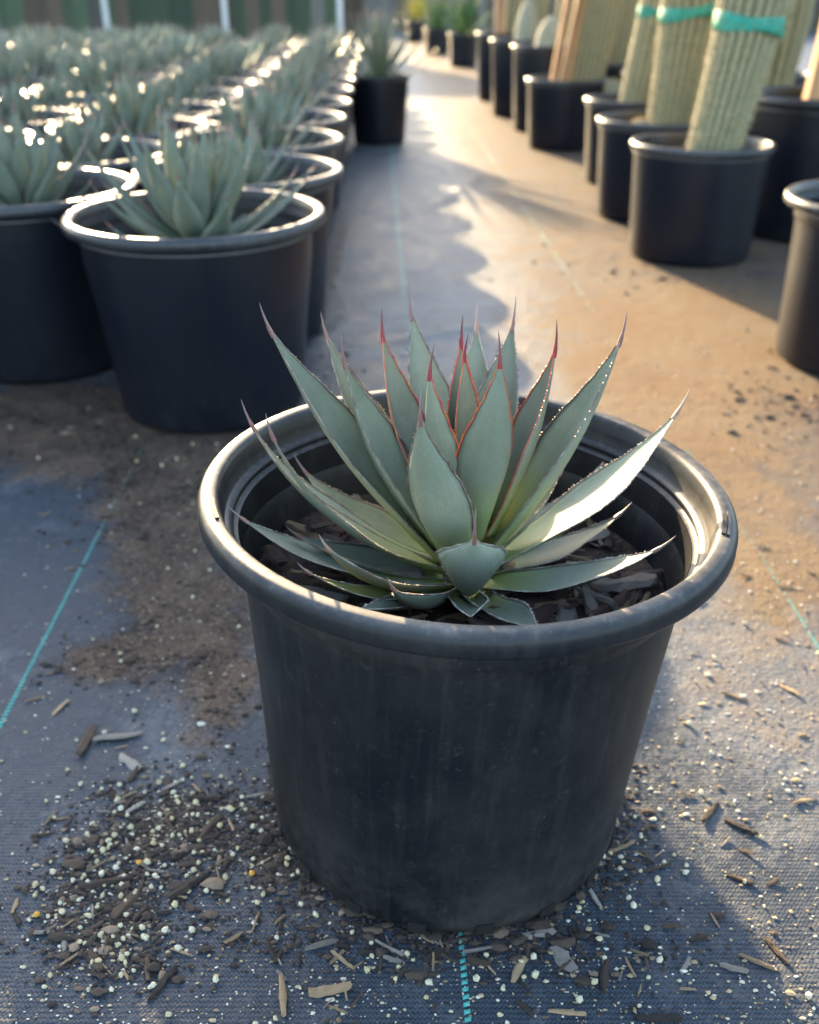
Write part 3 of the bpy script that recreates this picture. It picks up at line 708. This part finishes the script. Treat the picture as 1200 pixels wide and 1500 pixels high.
Vp, Fp = lathe([(.020, 0), (.020, 1.0), (.017, 1.012)], 16); cap(Vp, Fp, 32, 16, 1.012)
pm2 = mesh('white_post', Vp, Fp, ['white_post'])
for x in (-3.16, -2.27, -1.38, -.52): tag(link('fence_post', pm2, loc=(x, 8.1, 0)), 'thin white post in front of the board fence', 'post', 'white posts along the board fence')

ff = link('board_fence', None, loc=(0, 13.5, 0)); tag(ff, 'far grey board fence across the end of the path', 'fence')
for i in range(-10, 60): link('board', bm_[rnd.choice(['fence_grey', 'fence_grey', 'fence_brown'])], ff, (i*.1, rnd.uniform(-.008, .008), 0))
# ------------------------------------------------------------------ debris
def chip_mesh(name, rn, L, W_, T, mat):
    V = []; F = []; n = 5
    for i in range(n+1):
        t = i/n; x = (t-.5)*L; k = .55+.45*math.sin(math.pi*(.12+.76*t)); k *= rn.uniform(.8, 1.15); yo = rn.uniform(-.08, .08)*W_
        for sy_, sz_ in ((-1, 0), (-.5, 1), (.55, 1), (1, .1), (.5, -.9), (-.5, -.9)):
            V.append((x+rn.uniform(-.07, .07)*L, yo+sy_*W_*.5*k*rn.uniform(.75, 1.2), sz_*T*.5*rn.uniform(.6, 1.2)))
    for i in range(n):
        for q in range(6): F.append((i*6+q, i*6+(q+1) % 6, (i+1)*6+(q+1) % 6, (i+1)*6+q))
    F += [tuple(range(6))[::-1], tuple(n*6+q for q in range(6))]
    return mesh(name, V, F, [mat], smooth=False)
rc = random.Random(11); CH = {}
for mt in CHIP_MATS:
    CH[mt] = [chip_mesh('chip', rc, 1, rc.uniform(.12, .36), rc.uniform(.07, .18), mt) for _ in range(5)]
def in_pot(x, y, pad=.0):
    return math.hypot(x-POT.x, y-POT.y) < .104+pad or math.hypot(x+.239, y-1.14) < .112 or math.hypot(x+.50, y-1.30) < .112 or math.hypot(x-.548, y-1.913) < .115 or math.hypot(x-.64, y-1.3) < .118
def ground_chip(x, y, L, mat, rz, label, group, lift=.0, tilt=.12):
    o = link('wood_chip', rc.choice(CH[mat]), loc=(x, y, gh(x, y)+L*.055+lift), rot=(rc.uniform(-.3, .3), rc.uniform(-tilt, tilt), rz), scale=L)
    return tag(o, label, 'wood chip', group)
# individually placed chips: pixel, length px, angle in picture, material
for u, v, Lp, ang, mt, lab in ((127, 1085, 62, 92, 'wood_brown', 'dark brown upright-lying chip beside the pale stick on the mat'), (173, 1079, 62, -12, 'wood_grey', 'pale grey stick lying past the brown chip on the mat'), (191, 1117, 46, 40, 'wood_grey', 'stubby whitish-grey chip below the pale stick'),
        (53, 1022, 28, -30, 'wood_tan', 'small tan chip next to the green marker line'), (88, 1035, 32, -65, 'wood_tan', 'slim tan splinter near the green marker line'), (62, 1222, 30, -15, 'wood_brown', 'lone brown chip on the clean mat beside the soil spill'),
        (155, 1294, 68, -14, 'wood_dark', 'long charcoal-black chip lying across the soil spill'), (186, 1325, 52, -62, 'wood_brown', 'upright brown chip in the soil spill'), (216, 1418, 42, 75, 'wood_brown', 'brown chip at the edge of the soil spill'),
        (238, 1442, 55, -62, 'wood_dark', 'dark splinter below the soil spill'), (140, 1408, 42, 55, 'wood_brown', 'brown splinter in the perlite-rich part of the spill'), (414, 1457, 66, 80, 'wood_tan', 'tan splinter standing out among shavings before the pot'),
        (484, 1452, 56, -8, 'wood_tan', 'flat tan chip lying before the pot'), (252, 1150, 32, -40, 'wood_grey', 'grey chip at the top of the soil spill'), (300, 1170, 50, 8, 'wood_dark', 'dark chip at the top of the soil spill'),
        (305, 1215, 46, -62, 'wood_brown', 'rusty brown chip in the middle of the soil spill'), (275, 1300, 62, -45, 'wood_dark', 'black splinter between spill and pot'), (318, 1307, 32, 30, 'wood_brown', 'small brown curl before the pot foot'),
        (1180, 1171, 34, -12, 'wood_tan', 'orange splinter on the dusty mat away from the pot'), (1108, 1408, 46, 32, 'wood_tan', 'tan stick on the clean mat before the pot'), (1138, 1392, 44, 68, 'wood_brown', 'thin brown twig beside the tan stick'),
        (1075, 1417, 36, 20, 'wood_grey', 'pale grey chip beside the tan stick'), (1085, 1287, 34, 30, 'wood_brown', 'brown twig among scattered perlite'), (1040, 1190, 46, -50, 'wood_dark', 'dark curled bark strip on the mat'),
        (1085, 1210, 44, 40, 'wood_dark', 'dark bent twig next to the curled bark strip'), (912, 1240, 44, -25, 'wood_tan', 'slim pale splinter touching the pot foot'), (965, 1270, 40, -20, 'wood_brown', 'brown forked shaving beyond the pot foot'),
        (760, 1420, 44, -58, 'wood_tan', 'thin tan stick before the pot'), (825, 1405, 44, 62, 'wood_grey', 'grey leaf-like chip before the pot'), (886, 1430, 60, -75, 'wood_dark', 'black crumbled bark piece before the pot'),
        (830, 1484, 50, 10, 'wood_tan', 'ragged tan shaving at the front of the mat'), (965, 1492, 60, 5, 'wood_dark', 'dark soil clod at the front of the mat'), (1075, 1018, 34, 30, 'wood_tan', 'orange shaving on the dusty mat'),
        (1158, 1008, 30, 55, 'wood_tan', 'orange splinter on the dusty mat near the marker line'), (570, 1390, 48, 30, 'wood_grey', 'grey splinter against the pot foot'), (700, 1392, 46, -10, 'wood_grey', 'pale chip against the pot foot'),
        (470, 1385, 44, -20, 'wood_grey', 'grey chip near the pot foot'), (503, 1408, 40, 40, 'wood_tan', 'tan shaving near the pot foot'), (790, 1368, 46, -12, 'wood_grey', 'flat grey chip near the pot foot'), (640, 1400, 40, -28, 'wood_dark', 'dark chip near the pot foot')):
    p = at(u, v); sc = (at(u+10, v)-p).length/10
    L = Lp*sc*1.05; rz = -R(ang)
    o = ground_chip(p.x, p.y, L, mt, rz, lab, None)
    if 'stubby' in lab or 'flat' in lab or 'leaf-like' in lab: o.scale.y *= 2.2; o.scale.z *= 1.5
# random chips round the spill and the pot foot
CL = [(235, 1200, 65, 40, 42), (200, 1270, 60, 45, 44), (150, 1380, 55, 38, 36), (440, 1240, 40, 70, 18), (640, 1400, 220, 26, 46), (890, 1230, 34, 60, 16), (1030, 1330, 110, 110, 16), (330, 1180, 60, 40, 14), (1080, 900, 90, 120, 16), (150, 600, 120, 40, 16), (520, 1445, 110, 35, 14)]
for u, v, su, sv, n in CL:
    for _ in range(n):
        uu, vv = rc.gauss(u, su), rc.gauss(v, sv); p = at(uu, min(1510, max(520, vv)))
        if in_pot(p.x, p.y) : continue
        ground_chip(p.x, p.y, rc.uniform(.004, .013), rc.choice(['wood_dark', 'wood_dark', 'wood_brown', 'wood_brown', 'wood_tan', 'wood_tan', 'wood_grey']), rc.uniform(0, 6.28), 'small wood chip spilled on the weed mat', 'small wood chips on the weed mat', rc.uniform(0, .001), .25)
# perlite
def ico_pts(rn, q):
    bm = bmesh.new(); bmesh.ops.create_icosphere(bm, subdivisions=q, radius=1)
    for v in bm.verts: v.co *= rn.uniform(.68, 1.18); v.co.z *= .8
    V = [v.co.copy() for v in bm.verts]; F = [tuple(x.index for x in f.verts) for f in bm.faces]; bm.free(); return V, F
pe = []
for _ in range(6):
    V, F = ico_pts(rc, 1); pe.append(mesh('perlite_bead', V, F, ['perlite'], smooth=False))
tiny = [ico_pts(rc, 1) for _ in range(4)]
PC = [(235, 1185, 62, 34, 260), (175, 1250, 50, 38, 260), (265, 1250, 55, 38, 200), (110, 1335, 36, 38, 170), (165, 1390, 55, 34, 190), (200, 1320, 45, 36, 120), (380, 1235, 50, 55, 150), (440, 1275, 45, 50, 110), (650, 1395, 200, 30, 180), (880, 1250, 40, 70, 120), (960, 1240, 50, 50, 60), (1050, 1300, 130, 130, 100), (300, 1160, 70, 40, 90), (110, 1060, 90, 90, 60), (1080, 950, 100, 150, 150), (350, 640, 60, 60, 50), (200, 620, 150, 50, 90), (560, 1440, 200, 40, 130), (270, 850, 90, 130, 90)]
beads = []
for u, v, su, sv, n in PC:
    for _ in range(n):
        uu, vv = rc.gauss(u, su), rc.gauss(v, sv)
        if vv > 1515 or vv < 520 or uu < -20 or uu > 1220: continue
        p = at(uu, vv)
        if in_pot(p.x, p.y): continue
        beads.append((min(.0023, .00060*math.exp(rc.gauss(.1, .62))), p.x, p.y))
beads.sort(reverse=True)
for r, x, y in beads[:280]:
    tag(link('perlite_bead', rc.choice(pe), loc=(x, y, gh(x, y)+r*.75), rot=(rc.uniform(0, 6), rc.uniform(0, 6), 0), scale=r), 'white perlite bead scattered on the weed mat', 'perlite', 'larger perlite beads on the weed mat')
for u, v in ((205, 1265), (370, 1281), (55, 1341), (462, 1190)):
    p = at(u, v); tag(link('fertilizer_prill', pe[0], loc=(p.x, p.y, gh(p.x, p.y)+.0018), scale=.0022), 'round orange fertilizer prill on the spilled soil', 'fertilizer prill', 'orange fertilizer prills'); 
pm3 = pe[0].copy(); pm3.materials.clear(); pm3.materials.append(MATS['prill'])
for o in bpy.data.objects:
    if o.name.startswith('fertilizer_prill'): o.data = pm3
def scatter(name, items, mat, label, cat):
    V = []; F = []
    for r, x, y, z in items:
        v, f = rc.choice(tiny); b = len(V); a = rc.uniform(0, 6.28); ca, sa = math.cos(a), math.sin(a); e = rc.uniform(.5, 2.1); fl = rc.uniform(.35, .9)
        V += [(x+r*e*(q.x*ca-q.y*sa), y+r*(q.x*sa+q.y*ca), z+r*q.z*fl) for q in v]; F += [tuple(k+b for k in q) for q in f]
    o = link(name, mesh(name, V, F, [mat], smooth=False)); o['kind'] = 'stuff'; tag(o, label, cat); return o
grit = [(r*.8, x, y, gh(x, y)+r*.5) for r, x, y in beads[280:]]
for _ in range(2600):
    u, v = rc.uniform(-10, 1210), 1515-(rc.random()**1.6)*800; p = at(u, v)
    if not in_pot(p.x, p.y): r = .0005*math.exp(rc.gauss(0, .45)); grit.append((r, p.x, p.y, gh(p.x, p.y)+r*.5))
for _ in range(1000):
    u, v = rc.uniform(880, 1210), rc.uniform(480, 1200); p = at(u, v)
    if not in_pot(p.x, p.y): r = .0007*math.exp(rc.gauss(0, .45)); grit.append((r, p.x, p.y, gh(p.x, p.y)+r*.5))
scatter('fine_grit', grit, 'grit', 'fine pale grit and perlite dust strewn over the mat', 'grit')
cr = []
for u, v, su, sv, n in [(235, 1180, 62, 30, 650), (170, 1245, 50, 36, 620), (265, 1245, 60, 36, 520), (115, 1330, 38, 38, 520), (160, 1390, 55, 34, 620), (205, 1315, 40, 36, 450), (340, 1225, 45, 40, 500), (420, 1235, 45, 60, 700), (640, 1372, 230, 28, 1300), (885, 1215, 36, 60, 500), (250, 830, 90, 90, 500), (150, 970, 60, 18, 250), (330, 1000, 60, 80, 400), (120, 600, 170, 40, 700), (320, 650, 90, 40, 450), (200, 720, 90, 50, 250), (480, 470, 25, 100, 250), (1000, 405, 140, 16, 300), (1150, 590, 60, 30, 250), (900, 1430, 60, 40, 120)]:
    for _ in range(n):
        uu, vv = rc.gauss(u, su), rc.gauss(v, sv)
        if vv > 1515 or vv < 300: continue
        p = at(uu, vv)
        if in_pot(p.x, p.y, -.004): continue
        r = (.00068 if vv > 800 else .0012)*math.exp(rc.gauss(0, .58)); cr.append((r, p.x, p.y, gh(p.x, p.y)+r*.4))
for _ in range(900):                                # ring of soil round the pot foot
    a = rc.uniform(0, 6.28); d = .101+abs(rc.gauss(0, .012)); r = .0013*math.exp(rc.gauss(0, .5)); x, y = POT.x+d*math.cos(a), POT.y+d*math.sin(a)
    cr.append((r, x, y, gh(x, y)+r*.4+max(0, .112-d)*.25*rc.random()))
scatter('spilled_soil', cr, 'crumb', 'dark crumbs of potting soil spilled on the mat', 'soil')
# bark mulch in the big pot
for k in range(280):
    a = rc.uniform(0, 6.283); d = .108*math.sqrt(rc.uniform(.10, 1)); L = rc.uniform(.014, .034) if k < 130 else rc.uniform(.006, .012)
    if rc.random() < .35: a = rc.uniform(-1.35, .1); d = rc.uniform(.05, .107)
    L = min(L, 2*max(.006, .112-d)+.008)
    p = POT_M @ Vector((d*math.cos(a), d*math.sin(a), SOIL+.002+rc.uniform(0, .0045)))
    o = link('bark_chip', rc.choice(CH[rc.choice(['wood_brown', 'wood_brown', 'wood_grey', 'wood_grey', 'wood_tan', 'wood_tan', 'wood_tan', 'wood_red'])]), loc=p, rot=(rc.uniform(-.35, .35), rc.uniform(-.2, .2), rc.uniform(0, 6.28)), scale=(L, L*rc.uniform(.9, 2.2), L*1.3))
    tag(o, 'rough bark chip mulching the soil under the agave', 'bark chip', 'bark chips in the foreground pot')
